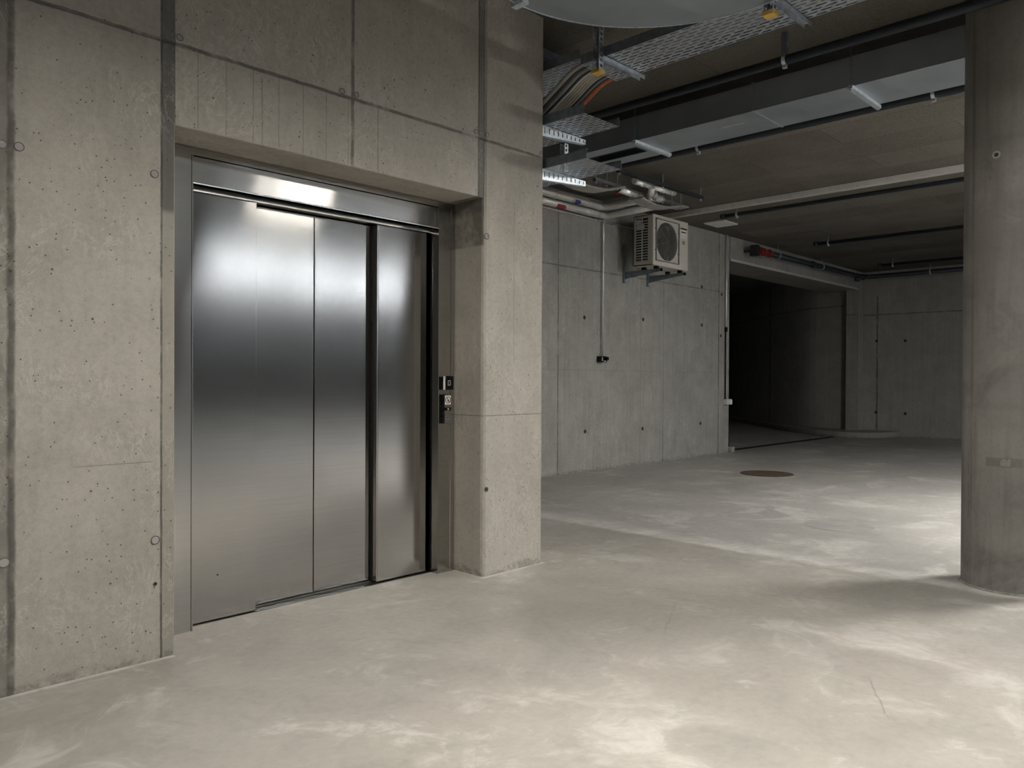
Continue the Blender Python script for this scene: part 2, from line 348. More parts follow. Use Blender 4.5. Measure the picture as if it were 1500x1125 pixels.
# ---------------------------------------------------------------- mesh helper
class MB:
    def __init__(s): s.v = []; s.f = []; s.sm = []
    def add(s, vs_, fs, smooth=False):
        o = len(s.v); s.v += [tuple(p) for p in vs_]
        for f in fs: s.f.append(tuple(i + o for i in f)); s.sm.append(smooth)
        return s
    def box(s, a, b):
        (x0, y0, z0), (x1, y1, z1) = [tuple(map(min, a, b)), tuple(map(max, a, b))]
        return s.add([(x0, y0, z0), (x1, y0, z0), (x1, y1, z0), (x0, y1, z0), (x0, y0, z1), (x1, y0, z1), (x1, y1, z1), (x0, y1, z1)],
            [(0, 3, 2, 1), (4, 5, 6, 7), (0, 1, 5, 4), (1, 2, 6, 5), (2, 3, 7, 6), (3, 0, 4, 7)])
    def prism(s, poly, z0, z1, axis='z'):
        """poly in the other two axes, extruded along axis"""
        n = len(poly)
        def P(a, b, h): return {'z': (a, b, h), 'y': (a, h, b), 'x': (h, a, b)}[axis]
        vs_ = [P(a, b, z0) for a, b in poly] + [P(a, b, z1) for a, b in poly]
        fs = [tuple(range(n))[::-1], tuple(range(n, 2 * n))] + [(i, (i + 1) % n, (i + 1) % n + n, i + n) for i in range(n)]
        return s.add(vs_, fs)
    def tube(s, pts, r, seg=10, caps=True):
        pts = [Vector(p) for p in pts]; n = len(pts); vs_ = []; fs = []
        t0 = (pts[1] - pts[0]).normalized(); nrm = t0.orthogonal().normalized()
        for i, p in enumerate(pts):
            t = (pts[min(i + 1, n - 1)] - pts[max(i - 1, 0)]).normalized()
            nrm = (nrm - t * nrm.dot(t)).normalized(); bn = t.cross(nrm)
            k = 1.0
            if 0 < i < n - 1:
                c = (pts[i] - pts[i - 1]).normalized().dot(t); k = 1 / max(.5, c)
            for j in range(seg):
                a = 2 * math.pi * j / seg
                vs_.append(p + (nrm * math.cos(a) + bn * math.sin(a)) * r * (k if n > 2 and False else 1))
        for i in range(n - 1):
            for j in range(seg):
                a, b = i * seg + j, i * seg + (j + 1) % seg
                fs.append((a, b, b + seg, a + seg))
        s.add(vs_, fs, True)
        if caps:
            o = len(s.v) - len(vs_)
            s.f.append(tuple(o + j for j in range(seg))[::-1]); s.sm.append(False)
            s.f.append(tuple(o + (n - 1) * seg + j for j in range(seg))); s.sm.append(False)
        return s
    def disc(s, c, r, axis, thick, seg=28, r0=0.0):
        """round plate (or ring) with its near face at c, thick along axis vector"""
        ax = Vector(axis).normalized(); a = ax.orthogonal().normalized(); b = ax.cross(a); c = Vector(c)
        ring = lambda rr, off: [c + (a * math.cos(2 * math.pi * j / seg) + b * math.sin(2 * math.pi * j / seg)) * rr + ax * off for j in range(seg)]
        if r0 <= 0:
            vs_ = ring(r, 0) + ring(r, thick)
            fs = [tuple(range(seg))[::-1], tuple(range(seg, 2 * seg))] + [(j, (j + 1) % seg, (j + 1) % seg + seg, j + seg) for j in range(seg)]
        else:
            vs_ = ring(r, 0) + ring(r, thick) + ring(r0, thick) + ring(r0, 0)
            fs = []
            for q in range(4):
                for j in range(seg):
                    fs.append((q * seg + j, q * seg + (j + 1) % seg, ((q + 1) % 4) * seg + (j + 1) % seg, ((q + 1) % 4) * seg + j))
        return s.add(vs_, fs)
    def perforated(s, x0, x1, y0, y1, z, pitch_x, pitch_y, slot_x, slot_y, t=.0015):
        """flat sheet with real slots, rows staggered (slots run along y)"""
        nx = max(1, round((x1 - x0) / pitch_x)); px = (x1 - x0) / nx
        for i in range(nx):
            a, b = x0 + i * px, x0 + (i + 1) * px
            sa, sb = a + (px - slot_x) / 2, b - (px - slot_x) / 2
            off = 0 if i % 2 == 0 else pitch_y / 2
            s.quadz(a, sa, y0, y1, z); s.quadz(sb, b, y0, y1, z)
            cur = y0; k = 0; yy = y0 + (pitch_y - slot_y) / 2 - off
            while yy < y1:
                lo, hi = max(yy, y0), min(yy + slot_y, y1)
                if hi > lo:
                    if lo > cur: s.quadz(sa, sb, cur, lo, z)
                    cur = hi
                yy += pitch_y
            if cur < y1: s.quadz(sa, sb, cur, y1, z)
        return s
    def quadz(s, x0, x1, y0, y1, z): return s.add([(x0, y0, z), (x1, y0, z), (x1, y1, z), (x0, y1, z)], [(0, 1, 2, 3)])
    def build(s, name, mat, parent=None, bevel=0, solid=0):
        off = Vector((0, 0, 0)); p = parent
        while p is not None: off += p.location; p = p.parent
        me = bpy.data.meshes.new(name)
        me.from_pydata([tuple(Vector(v) - off) for v in s.v], [], s.f)
        me.polygons.foreach_set('use_smooth', s.sm)
        me.materials.append(mat if not isinstance(mat, str) else M[mat]); me.update()
        bm = bmesh.new(); bm.from_mesh(me); bmesh.ops.recalc_face_normals(bm, faces=bm.faces); bm.to_mesh(me); bm.free()
        o = bpy.data.objects.new(name, me); COL.objects.link(o); o.parent = parent
        if solid:
            md = o.modifiers.new('solid', 'SOLIDIFY'); md.thickness = solid; md.offset = 0
        if bevel:
            md = o.modifiers.new('bevel', 'BEVEL'); md.width = bevel; md.segments = 2; md.limit_method = 'ANGLE'; md.angle_limit = math.radians(40)
        return o

def tag(o, label, cat, group=None):
    o['label'] = label; o['category'] = cat
    if group: o['group'] = group
    return o
def thing(name, label, cat, loc, group=None):
    o = bpy.data.objects.new(name, None); COL.objects.link(o); o.location = loc; o.empty_display_size = .1
    return tag(o, label, cat, group)
def struct(mb, name, mat, bevel=0, parent=None):
    o = mb.build(name, mat, parent, bevel)
    if parent is None: o['kind'] = 'structure'
    return o
def arc(c, r, a0, a1, n): return [(c[0] + r * math.cos(a0 + (a1 - a0) * i / n), c[1] + r * math.sin(a0 + (a1 - a0) * i / n)) for i in range(n + 1)]

# ================================================================ STRUCTURE
YA, YF, YB, XF = 3.37, 3.625, 6.27, 17.5
XL, XR0, XR1 = 1.396, 3.238, 3.772          # opening left, opening right, pillar end
ZO = 2.283                                   # opening head
XMIN, YMIN = -4.0, -16.0
struct(MB().box((XMIN - .3, YMIN - .3, -.2), (XF + .3, 7.0, 0)).box((11.5, 7.0, -.2), (25, 15, 0)).box((XF + .3, 6.5, -.2), (25, 7.0, 0)), 'floor', 'floor')
struct(MB().box((XMIN - .3, YMIN - .3, ZC), (XF + .3, YB + .1, ZC + .2)), 'ceiling', 'ceiling')

# elevator wall: plan polygons extruded, the head of the opening above
c1 = .006; c2 = .022
wa = MB()
wa.prism([(XMIN - .2, YA), (XL - c1, YA), (XL, YA + c1), (XL, 5.4), (XMIN - .2, 5.4)], -.05, ZC)
wa.prism([(XR0, YA + c2), (XR0 + c2 * .35, YA + c2 * .35), (XR0 + c2, YA), (XR1 - .01, YA), (XR1, YA + .01), (XR1, YB), (XR0, YB)], -.05, ZC)
wa.prism([(YA, ZO + .004), (YA + .004, ZO), (5.4, ZO), (5.4, ZC), (YA, ZC)], XL, XR0, 'x')
wall_left = struct(wa, 'wall_left', 'wallA')
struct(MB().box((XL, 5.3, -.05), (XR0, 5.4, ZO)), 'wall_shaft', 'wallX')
# tie holes of the elevator wall: plug part, recess shadow painted as a dark ring
def tie(parent, p, axis, r, dark=False, ringed=True):
    a = Vector(axis); p = Vector(p)
    mb = MB().disc(p - a * .0005, r, axis, .003, 22)
    o = mb.build('tie_hole', 'tie_dark' if dark else 'tie', parent)
    if ringed:
        MB().disc(p + a * .0028, r * 1.10, axis, .0012, 22, r * .90).build('tie_hole_shadow', 'tie_shadow', o)
for x, z, r in ((.758, 2.059, .015), (.813, 2.062, .016), (1.309, 2.055, .016), (1.414, 2.662, .014), (1.314, .508, .017), (.764, .504, .018),
                (2.236, 2.652, .014), (2.322, 2.656, .014), (3.168, 2.663, .014), (3.262, 2.664, .014), (3.744, 2.659, .011), (3.26, 2.055, .018)):
    tie(wall_left, (x, YA, z), (0, -1, 0), r)
for x, z, r in ((1.314, .322, .007), (3.265, .528, .014)):
    tie(wall_left, (x, YA, z), (0, -1, 0), r, True)

# back wall with the ramp opening
X0, X1, ZR = 11.6, 17.17, 3.138
wb = MB().box((XR1, YB, -.05), (X0, YB + .3, ZC)).box((X0, YB, ZR), (X1, YB + .78, ZC)).box((X1, YB, .11), (XF + .05, YB + .24, ZC))
wb.box((X0 - .02, YB, -.05), (X0, YB + .3, ZC))
wall_back = struct(wb, 'wall_back', 'wallB')
for x, z in ((7.845, .52), (9.132, .5), (10.7, .516), (9.133, 2.036), (7.819, 1.986), (11.33, 2.565), (10.715, 2.635), (11.31, 1.9), (10.72, 2.04)):
    tie(wall_back, (x, YB, z), (0, -1, 0), .026, True, False)
# pale edge strips around the ramp opening
struct(MB().box((X0, YB - .012, ZR - .004), (X1, YB, ZR + .035)), 'trim_1', 'white_beam')
struct(MB().box((X1, YB - .012, .11), (XF - .02, YB, ZR + .07)), 'trim_2', 'kerb')
struct(MB().box((X0 - .02, YB - .06, 0), (X0 + .09, YB + .03, .10)), 'trim_3', 'kerb', .008)
wf = MB().box((XF, YMIN, -.05), (XF + .3, YB, ZC))
wall_far = struct(wf, 'wall_far', 'wallF')
for y, z in ((5.99, 2.04), (5.414, 2.031), (5.402, .494), (5.993, .503)):
    tie(wall_far, (XF, y, z), (-1, 0, 0), .03, True, False)
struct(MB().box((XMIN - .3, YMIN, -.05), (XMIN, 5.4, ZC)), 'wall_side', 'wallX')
struct(MB().box((XMIN - .3, YMIN - .3, -.05), (XF + .3, YMIN, ZC)), 'wall_behind', 'wallK')
# ramp: curved wall, its kerb, lid and end walls
path = [(17.42, 6.50), (17.62, 7.5), (18.4, 8.55), (19.6, 9.85), (21.2, 11.4), (23.5, 13.2)]
def offset(path, d):
    out = []
    for i, p in enumerate(path):
        a = Vector(path[max(0, i - 1)]); b = Vector(path[min(len(path) - 1, i + 1)]); t = (b - a).normalized()
        out.append((p[0] + t.y * d, p[1] - t.x * d))
    return out
def smoothpath(path, k=6):
    out = []
    for i in range(len(path) - 1):
        p0, p1, p2, p3 = [Vector(path[max(0, min(len(path) - 1, i + q))]) for q in (-1, 0, 1, 2)]
        for j in range(k):
            t = j / k
            out.append(tuple(.5 * ((2 * p1) + (p2 - p0) * t + (2 * p0 - 5 * p1 + 4 * p2 - p3) * t * t + (3 * p1 - p0 - 3 * p2 + p3) * t ** 3)))
    return out + [path[-1]]
sp = smoothpath(path)
struct(MB().prism(sp + offset(sp, .3)[::-1], -.05, ZC), 'wall_ramp', 'wallR')
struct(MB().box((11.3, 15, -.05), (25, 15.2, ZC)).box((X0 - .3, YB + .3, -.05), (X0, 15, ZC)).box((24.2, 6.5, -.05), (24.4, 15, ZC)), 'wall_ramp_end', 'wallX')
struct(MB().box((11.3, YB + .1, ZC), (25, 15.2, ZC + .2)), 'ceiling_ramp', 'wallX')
kp = smoothpath([(17.30, 5.52), (16.62, 5.72), (16.46, 6.3), (16.62, 6.9), (17.1, 7.6), (18.0, 8.55), (19.3, 9.8), (20.9, 11.35), (23.2, 13.2)])
kout = [(XF, 5.5), (XF, 5.5), (XF, 6.2)] + sp
struct(MB().prism(kp + [(23.5, 13.2)] + sp[::-1] + [(17.42, 6.3), (XF - .002, 6.26), (XF - .002, 5.50)], 0, .115), 'trim_4', 'kerb', .012)
# drain channel across the ramp mouth
dr = thing('drain_channel', 'black slotted drain channel across the floor at the ramp opening', 'drain', (14.1, 6.48, 0))
MB().box((11.7, 6.40, .0), (16.44, 6.55, .003)).build('channel', 'gap', dr)

# round column
CX, CY, CR = 5.315, 1.048, .262
col = thing('column', 'round dark grey concrete column at right of the picture', 'column', (CX, CY, 0))
mb = MB(); seg = 72
poly = [(CX + CR * math.cos(2 * math.pi * i / seg), CY + CR * math.sin(2 * math.pi * i / seg)) for i in range(seg)]
vs_ = [(*p, z) for z in (0, ZC) for p in poly]
mb.add(vs_, [(i, (i + 1) % seg, (i + 1) % seg + seg, i + seg) for i in range(seg)], True)
mb.build('shaft', 'column', col)
def on_col(px_ang, z, off=0): return (CX + (CR + off) * math.cos(px_ang), CY + (CR + off) * math.sin(px_ang), z)
toward = math.atan2(-CY, -CX)
mb = MB()
a = toward - .98
for z0, z1, wd in ((.08, .14, .004), (.40, .50, .006), (.52, .60, .005), (.64, .80, .004), (.95, 1.05, .004), (.15, .95, .0015)):
    mb.add([on_col(a - wd, z0, .0015), on_col(a + wd, z0, .0015), on_col(a + wd * 1.3, z1, .0015), on_col(a - wd * .6, z1, .0015)], [(0, 1, 2, 3)])
mb.build('formwork_seam', 'tie_dark', col)
ca = toward - .36
ah = on_col(ca, 2.475, 0); axv = (math.cos(ca), math.sin(ca), 0)
o = MB().disc(Vector(ah) - Vector(axv) * .004, .022, axv, .006, 20, .012).build('anchor_hole', 'tie', col)
MB().disc(Vector(ah) - Vector(axv) * .004, .011, axv, .005, 16).build('hole', 'tie_dark', o)
mb = MB()
ring = [on_col(2 * math.pi * i / seg, .0, .012) for i in range(seg)] + [on_col(2 * math.pi * i / seg, .012, .001) for i in range(seg)]
mb.add(ring, [(i, (i + 1) % seg, (i + 1) % seg + seg, i + seg) for i in range(seg)], True)
mb.build('mortar_collar', 'kerb', col)

# ================================================================ ELEVATOR
el = thing('elevator_door', 'brushed stainless steel four-panel elevator door with frame set in the concrete wall', 'elevator door', ((XL + XR0) / 2, YF, 0))
JL, JR = 1.585, 3.098
fr = MB()
fr.box((XL + .003, YF, .0), (JL, YF + .20, ZO - .004))                       # left jamb
MB().box((XL + .003, YF, 0), (JL - .006, YF + .16, 2.245)).build('jamb', 'steel_frame', el, .002)
MB().box((JR + .006, YF, 0), (XR0 - .003, YF + .16, 2.245)).build('jamb', 'steel_frame', el, .002)
MB().prism([(3.198, YF), (3.201, YF - .003), (XR0 - .006, YF - .0025), (XR0 - .003, YF + .006)], 0, 2.245).build('jamb_lip', 'steel_frame', el)
MB().box((JL - .006, YF - .004, 0), (JL, YF + .075, 2.245)).build('jamb_edge', 'steel_frame', el)
MB().box((JR, YF - .004, 0), (JR + .006, YF + .075, 2.245)).build('jamb_edge', 'steel_frame', el)
MB().box((XL + .003, YF + .002, 2.245), (XR0 - .003, YF + .16, ZO - .003)).build('head_strip', 'steel_frame', el)
hd = MB().prism([(YF + .016, 2.245), (YF + .018, 2.120), (YF + .16, 2.120), (YF + .16, 2.245)], JL, JR, 'x').build('header', 'steel_frame', el, .002)
MB().box((JL, YF + .019, 2.117), (JR, YF + .026, 2.124)).build('header_edge', 'galv_bright', el)
MB().box((JR, YF + .075, 0), (JR + .02, YF + .15, 2.12)).box((JL - .02, YF + .075, 0), (JL, YF + .15, 2.12)).build('jamb_return', 'steel_dark', el)
YP1, YP2 = 3.697, 3.765
def panel(x0, x1, y, z0, z1, fold=True):
    p = MB().box((x0, y, z0), (x1, y + .032, z1)).build('door_panel', 'steel_door', el, .0025)
    return p
panel(JL + .002, 1.945, YP1, .006, 2.090)
panel(1.90, 2.3195, YP2, .012, 2.088)
panel(2.3245, 2.76, YP2, .012, 2.088)
panel(2.712, 3.074, YP1 + .010, .008, 2.090)
MB().box((2.7045, YP1 + .012, .01), (2.7115, YP1 + .044, 2.09)).build('panel_edge', 'steel_frame', el)
MB().box((2.7045, YP1 + .045, .01), (2.7115, YP2 - .001, 2.09)).build('panel_gap_shade', 'gap', el)  # black strips stand in for the shade between the panels
MB().box((1.946, YP1 + .034, .01), (1.95, YP2 - .002, 2.09)).build('panel_gap_shade', 'gap', el)
MB().box((JL, YP2 + .045, 0), (JR + .02, YP2 + .06, 2.2)).build('shaft_backing', 'gap', el)
MB().box((JL, YP1 + .004, 2.094), (JR, YP2 + .045, 2.12)).build('door_track', 'steel_dark', el)
MB().box((JL, YP1 - .012, 0), (JR, YP1 + .016, .0035)).box((JL, YP1 + .024, 0), (JR, YP2 - .008, .0035)).build('sill', 'steel_dark', el)
MB().disc((1.742, YP1 - .0005, .225), .004, (0, -1, 0), .0012, 12).build('door_hole', 'tie_dark', el)
# card reader and call panel on the right jamb
cr = thing('card_reader', 'small square black card reader on the elevator jamb', 'card reader', (3.165, YF, 1.17))
MB().box((3.118, YF - .026, 1.127), (3.205, YF - .0005, 1.213)).build('body', 'black', cr, .004)
MB().box((3.1195, YF - .0285, 1.1285), (3.1335, YF - .0255, 1.2115)).build('side_light_bar', 'grey_box', cr)
mb = MB(); x0, x1, z0, z1, t = 3.157, 3.177, 1.155, 1.185, .0028
mb.box((x0, YF - .0275, z0), (x0 + t, YF - .0255, z1)).box((x1 - t, YF - .0275, z0), (x1, YF - .0255, z1)).box((x0, YF - .0275, z0), (x1, YF - .0255, z0 + t)).box((x0, YF - .0275, z1 - t), (x1, YF - .0255, z1))
mb.build('ring_symbol', 'grey_box', cr)
cp = thing('call_panel', 'slim elevator call panel with a no-fire pictogram and up arrow below the card reader', 'call panel', (3.168, YF, 1.015))
MB().box((3.118, YF - .018, .920), (3.192, YF - .0005, 1.102)).build('side_body', 'black', cp, .004)
MB().box((3.135, YF - .0215, .922), (3.192, YF - .0175, 1.100)).build('face_plate', 'steel_frame', cp)
sg = MB().box((3.138, YF - .0235, 1.037), (3.183, YF - .021, 1.092)).build('warning_sticker', 'white', cp)
MB().disc((3.1605, YF - .0235, 1.0645), .0215, (0, -1, 0), .0008, 26, .0178).build('prohibition_ring', 'black', sg)
bar = MB(); s2 = .0135
bar.add([(3.1605 - s2, YF - .0243, 1.0645 + s2 + .002), (3.1605 - s2 + .003, YF - .0243, 1.0645 + s2 + .004), (3.1605 + s2 + .003, YF - .0243, 1.0645 - s2), (3.1605 + s2, YF - .0243, 1.0645 - s2 - .003)], [(0, 1, 2, 3)])
bar.build('prohibition_bar', 'black', sg, 0, .0006)
fl = MB()
fl.add([(3.1555, YF - .0240, 1.053), (3.1655, YF - .0240, 1.053), (3.167, YF - .0240, 1.062), (3.163, YF - .0240, 1.069), (3.1635, YF - .0240, 1.078), (3.158, YF - .0240, 1.070), (3.1545, YF - .0240, 1.062)], [tuple(range(7))])
fl.build('flame_symbol', 'label_red', sg, 0, .0005)
dd = MB().box((3.134, YF - .0245, 1.000), (3.187, YF - .021, 1.018)).build('display', 'black', cp)
MB().box((3.156, YF - .0255, 1.005), (3.167, YF - .0244, 1.013)).build('display_segment', 'grey_box', dd)
bt = MB().disc((3.161, YF - .0212, .955), .012, (0, -1, 0), .002, 24).build('call_button', 'galv_dark', cp)
aw = MB(); aw.add([(3.153, YF - .0236, .953), (3.161, YF - .0236, .964), (3.169, YF - .0236, .953)], [(0, 1, 2)])
aw.build('up_arrow', 'black', bt, 0, .0004)

# ================================================================ LUMINAIRES (behind and above the camera; mirrored in the doors)
def lamp(x, y, L, mat, label, z=3.42, lip=0):
    t = thing('linear_luminaire', label, 'lamp', (x, y, z), 'linear ceiling luminaires')
    MB().box((x - L / 2, y - .06, z + .012), (x + L / 2, y + .06, z + .055)).build('housing', 'white', t, .004)
    MB().box((x - L / 2 + .012, y - .05, z), (x + L / 2 - .012, y + .05, z + .0119)).build('diffuser', mat, t)
    if lip:  # added lips block high-angle light to darken the upper wall
        for s in (-1, 1): MB().box((x - L / 2, y + s * .051, z - lip), (x + L / 2, y + s * .058, z + .03)).build('cutoff_lip', 'galv_dark', t)
    for s in (-1, 1): MB().tube([(x + s * L * .26, y, z + .055), (x + s * L * .26, y, ZC)], .004, 6).build('hanger_rod', 'galv', t)
lamp(1.8, .85, 1.5, 'lamp_warm', 'linear luminaire hanging nearest the camera', 2.92, .012)
lamp(4.58, -.55, .95, 'lamp_mid', 'linear luminaire mirrored in the elevator header', 3.245)
lamp(8.0, -.4, 1.5, 'lamp_far', 'linear luminaire hanging past the round column', 3.05)
for i in range(9):
    lamp(4.6 + i * 1.56, -7.5, 1.5, 'lamp_cool', 'linear luminaire of the distant row mirrored in the elevator doors')

# ================================================================ CEILING SERVICES
# white fire board strip
tag(MB().box((9.40, -6.0, 3.468), (9.49, YB - .001, ZC - .001)).build('fire_board_strip', 'white_beam', None, .004), 'long pale fire board strip running across the ceiling from the back wall', 'ceiling strip')
ap = thing('ceiling_access_panel', 'flat pale square access panel on the ceiling above the back wall', 'panel', (10.52, 5.84, ZC))
MB().box((10.31, 5.67, ZC - .02), (10.72, 6.01, ZC - .001)).build('panel_lid', 'white', ap, .003)
# rectangular ventilation duct
du = thing('ventilation_duct', 'long rectangular galvanised ventilation duct under the ceiling', 'duct', (5.66, 1.2, 3.2))
DX0, DX1, DZ0, DZ1 = 5.412, 5.905, 3.20, 3.405
vx0, vx1, vy0, vy1 = 5.568, 5.722, 3.91, 4.415
b = MB(); ye0, ye1 = -7.0, 5.95
b.box((DX0, ye0, DZ0), (DX0 + .002, ye1, DZ1)).box((DX1 - .002, ye0, DZ0), (DX1, ye1, DZ1)).box((DX0, ye0, DZ1 - .002), (DX1, ye1, DZ1))
for (x0, x1, y0, y1) in ((DX0, DX1, ye0, vy0), (DX0, DX1, vy1, ye1), (DX0, vx0, vy0, vy1), (vx1, DX1, vy0, vy1)): b.box((x0, y0, DZ0), (x1, y1, DZ0 + .002))
b.build('duct_body', 'duct', du)
MB().box((vx0 - .02, vy0 - .02, DZ0 + .06), (vx1 + .02, vy1 + .02, DZ0 + .07)).build('outlet_cavity', 'cav', du)
MB().box((vx0 - .008, vy0 - .008, DZ0 - .004), (vx0, vy1 + .008, DZ0 + .06)).box((vx1, vy0 - .008, DZ0 - .004), (vx1 + .008, vy1 + .008, DZ0 + .06)).box((vx0, vy0 - .008, DZ0 - .004), (vx1, vy0, DZ0 + .06)).box((vx0, vy1, DZ0 - .004), (vx1, vy1 + .008, DZ0 + .06)).build('outlet_frame', 'black_matt', du)
for y in (2.03, 3.80, .2):
    h = MB().box((DX0 - .03, y - .018, DZ0 - .024), (DX1 + .03, y + .018, DZ0 - .0005)).build('support_rail', 'galv_bright', du)
    for x in (DX0 - .014, DX1 + .014):
        MB().tube([(x, y, DZ0 - .036), (x, y, ZC)], .004, 8).build('hanger_rod', 'galv_dark', h); MB().disc((x, y, DZ0 - .034), .011, (0, 0, 1), .009, 6).build('nut', 'galv_bright', h)
for y in (2.75, 1.25): MB().box((DX0 - .012, y - .006, DZ0 - .003), (DX1 + .012, y + .006, DZ1 + .008)).build('duct_flange', 'duct', du)
MB().box((5.60, 2.92, DZ0 - .0012), (5.625, 3.11, DZ0 - .0002)).build('sticker', 'white_beam', du)
# curved duct elbow overhead
ec, er, ew = (2.84, 1.856), .874, .62
ez0, ez1 = 3.10, 3.31
ed = thing('duct_elbow', 'large curved galvanised duct bend overhead at the top of the picture', 'duct', (2.84, 1.856, ez0))
outer = [(-1.0, ec[1] + er)] + [(ec[0] + er * math.sin(t), ec[1] + er * math.cos(t)) for t in [math.pi / 2 * i / 40 for i in range(41)]] + [(ec[0] + er, -2.0)]
ri = er - ew
inner = [(-1.0, ec[1] + ri)] + [(ec[0] + ri * math.sin(t), ec[1] + ri * math.cos(t)) for t in [math.pi / 2 * i / 40 for i in range(41)]] + [(ec[0] + ri, -2.0)]
n = len(outer); b = MB()
vs_ = [(*p, ez0) for p in outer] + [(*p, ez0) for p in inner] + [(*p, ez1) for p in outer] + [(*p, ez1) for p in inner]
fs = []
for i in range(n - 1): fs += [(i, i + 1, n + i + 1, n + i), (2 * n + i, 3 * n + i, 3 * n + i + 1, 2 * n + i + 1), (i, 2 * n + i, 2 * n + i + 1, i + 1), (n + i, n + i + 1, 3 * n + i + 1, 3 * n + i)]
fs += [(0, n, 3 * n, 2 * n), (n - 1, 3 * n - 1, 4 * n - 1, 2 * n - 1)]
b.add(vs_, fs); b.build('duct_body', 'duct', ed)
b = MB()
for i in range(n - 1):
    p, q = outer[i], outer[i + 1]
    def out(p, i): 
        d = Vector((p[0] - ec[0], p[1] - ec[1])) if 0 < i < n - 1 else (Vector((0, 1)) if i == 0 else Vector((1, 0))); d.normalize(); return (p[0] + d.x * .006, p[1] + d.y * .006)
    po, qo = out(p, i), out(q, i + 1)
    b.add([(*p, ez0 - .004), (*q, ez0 - .004), (*qo, ez0 - .004), (*po, ez0 - .004), (*p, ez0 + .02), (*q, ez0 + .02), (*qo, ez0 + .02), (*po, ez0 + .02)], [(0, 1, 2, 3), (2, 3, 7, 6), (4, 5, 6, 7), (0, 1, 5, 4)])
b.build('folded_rim', 'galv_bright', ed)
MB().box((2.83, 2.67, ez0 - .02), (2.87, 2.755, ez0 - .001)).build('duct_clip', 'galv_bright', ed)

# black sprinkler pipes
def pipe_run(label, pts, r, clamps=(), caps=(), zc=ZC, strut=0):
    t = thing('sprinkler_pipe', label, 'pipe', pts[0], 'black sprinkler pipes')
    MB().tube(pts, r, 12).build('pipe', 'pipe_black', t)
    for p, dvec in caps:
        MB().tube([Vector(p) - Vector(dvec) * .05, Vector(p) + Vector(dvec) * .012], r * 1.35, 12).build('end_coupling', 'pipe_black', t)
    for p in clamps:
        x, y, z = p
        c = MB().disc((x, y - .012, z), r + .004, (0, 1, 0), .024, 16, r).build('clamp', 'galv_bright', t)
        MB().box((x - .012, y - .014, z - r - .022), (x + .012, y + .014, z - r - .003)).build('clamp_screw', 'galv_bright', c)
        if strut: MB().box((x - .016, y - .018, z + r), (x + .016, y + .018, zc)).build('hanger_strut', 'galv_dark', c)
        else: MB().tube([(x, y, z + r), (x, y, zc)], .005, 6).build('hanger_rod', 'galv', c)
    return t
pipe_run('thick black sprinkler pipe between the big cable tray and the duct', [(5.04, -7, 3.35), (5.04, 5.95, 3.35)], .032, [(5.04, 2.33, 3.35), (5.04, .6, 3.35), (5.04, 4.4, 3.35)], strut=1)
pipe_run('black sprinkler pipe along the far side of the duct', [(6.42, -7, 3.36), (6.42, 5.95, 3.36)], .038, [(6.42, 1.80, 3.36), (6.42, 3.8, 3.36)])
pipe_run('black sprinkler branch with a capped end beside the pale ceiling strip', [(9.52, -6, 3.395), (9.52, 5.27, 3.395)], .027, [(9.52, 5.05, 3.395), (9.52, 1.4, 3.395)], [((9.52, 5.27, 3.395), (0, 1, 0))])
pipe_run('black capped sprinkler branch in the middle of the far ceiling', [(12.5, -6, 3.40), (12.5, 5.25, 3.40)], .03, [(12.5, 5.03, 3.40), (12.5, 2.5, 3.40)], [((12.5, 5.25, 3.40), (0, 1, 0))])
pipe_run('short black capped sprinkler branch nearest the far wall', [(15.65, -6, 3.40), (15.65, 5.33, 3.40)], .03, [(15.65, 5.07, 3.40), (15.65, 3.6, 3.40)], [((15.65, 5.33, 3.40), (0, 1, 0))])
mp = pipe_run('black sprinkler main along the lintel and far wall with a red valve', [(12.2, 6.06, 3.345), (16.6, 6.06, 3.36), (16.9, 6.03, 3.37), (16.97, 5.9, 3.37), (16.97, -6, 3.37)], .045, [(16.97, 4.79, 3.37)], [((14.35, 6.06, 3.352), (1, 0, 0)), ((16.9, 6.06, 3.365), (1, 0, 0))])
for x in (12.9, 14.75): 
    c = MB().disc((x - .014, 6.06, 3.35), .056, (1, 0, 0), .028, 16, .046).build('clamp', 'galv_bright', mp)
    MB().tube([(x, 6.06, 3.39), (x, 6.06, ZC)], .006, 6).build('hanger_rod', 'galv', c)
MB().tube([(12.17, 6.06, 3.345), (12.20, 6.06, 3.345)], .072, 14).tube([(12.20, 6.06, 3.345), (12.30, 6.06, 3.345)], .048, 14).tube([(12.30, 6.06, 3.345), (12.36, 6.06, 3.345)], .066, 14).tube([(12.36, 6.06, 3.345), (12.52, 6.06, 3.345)], .052, 14).tube([(12.52, 6.06, 3.345), (12.57, 6.06, 3.345)], .066, 14).build('red_valve', 'red', mp)
MB().box((12.02, 6.02, 3.25), (12.13, YB - .13, 3.43)).build('valve_bracket', 'black_matt', mp)
MB().box((12.06, YB - .13, 3.32), (12.09, YB - .003, 3.36)).build('bracket_arm', 'black_matt', mp)
MB().tube([(16.55, 6.06, 3.36), (16.55, 6.06, 3.24)], .05, 12).build('tee_stub', 'pipe_black', mp)

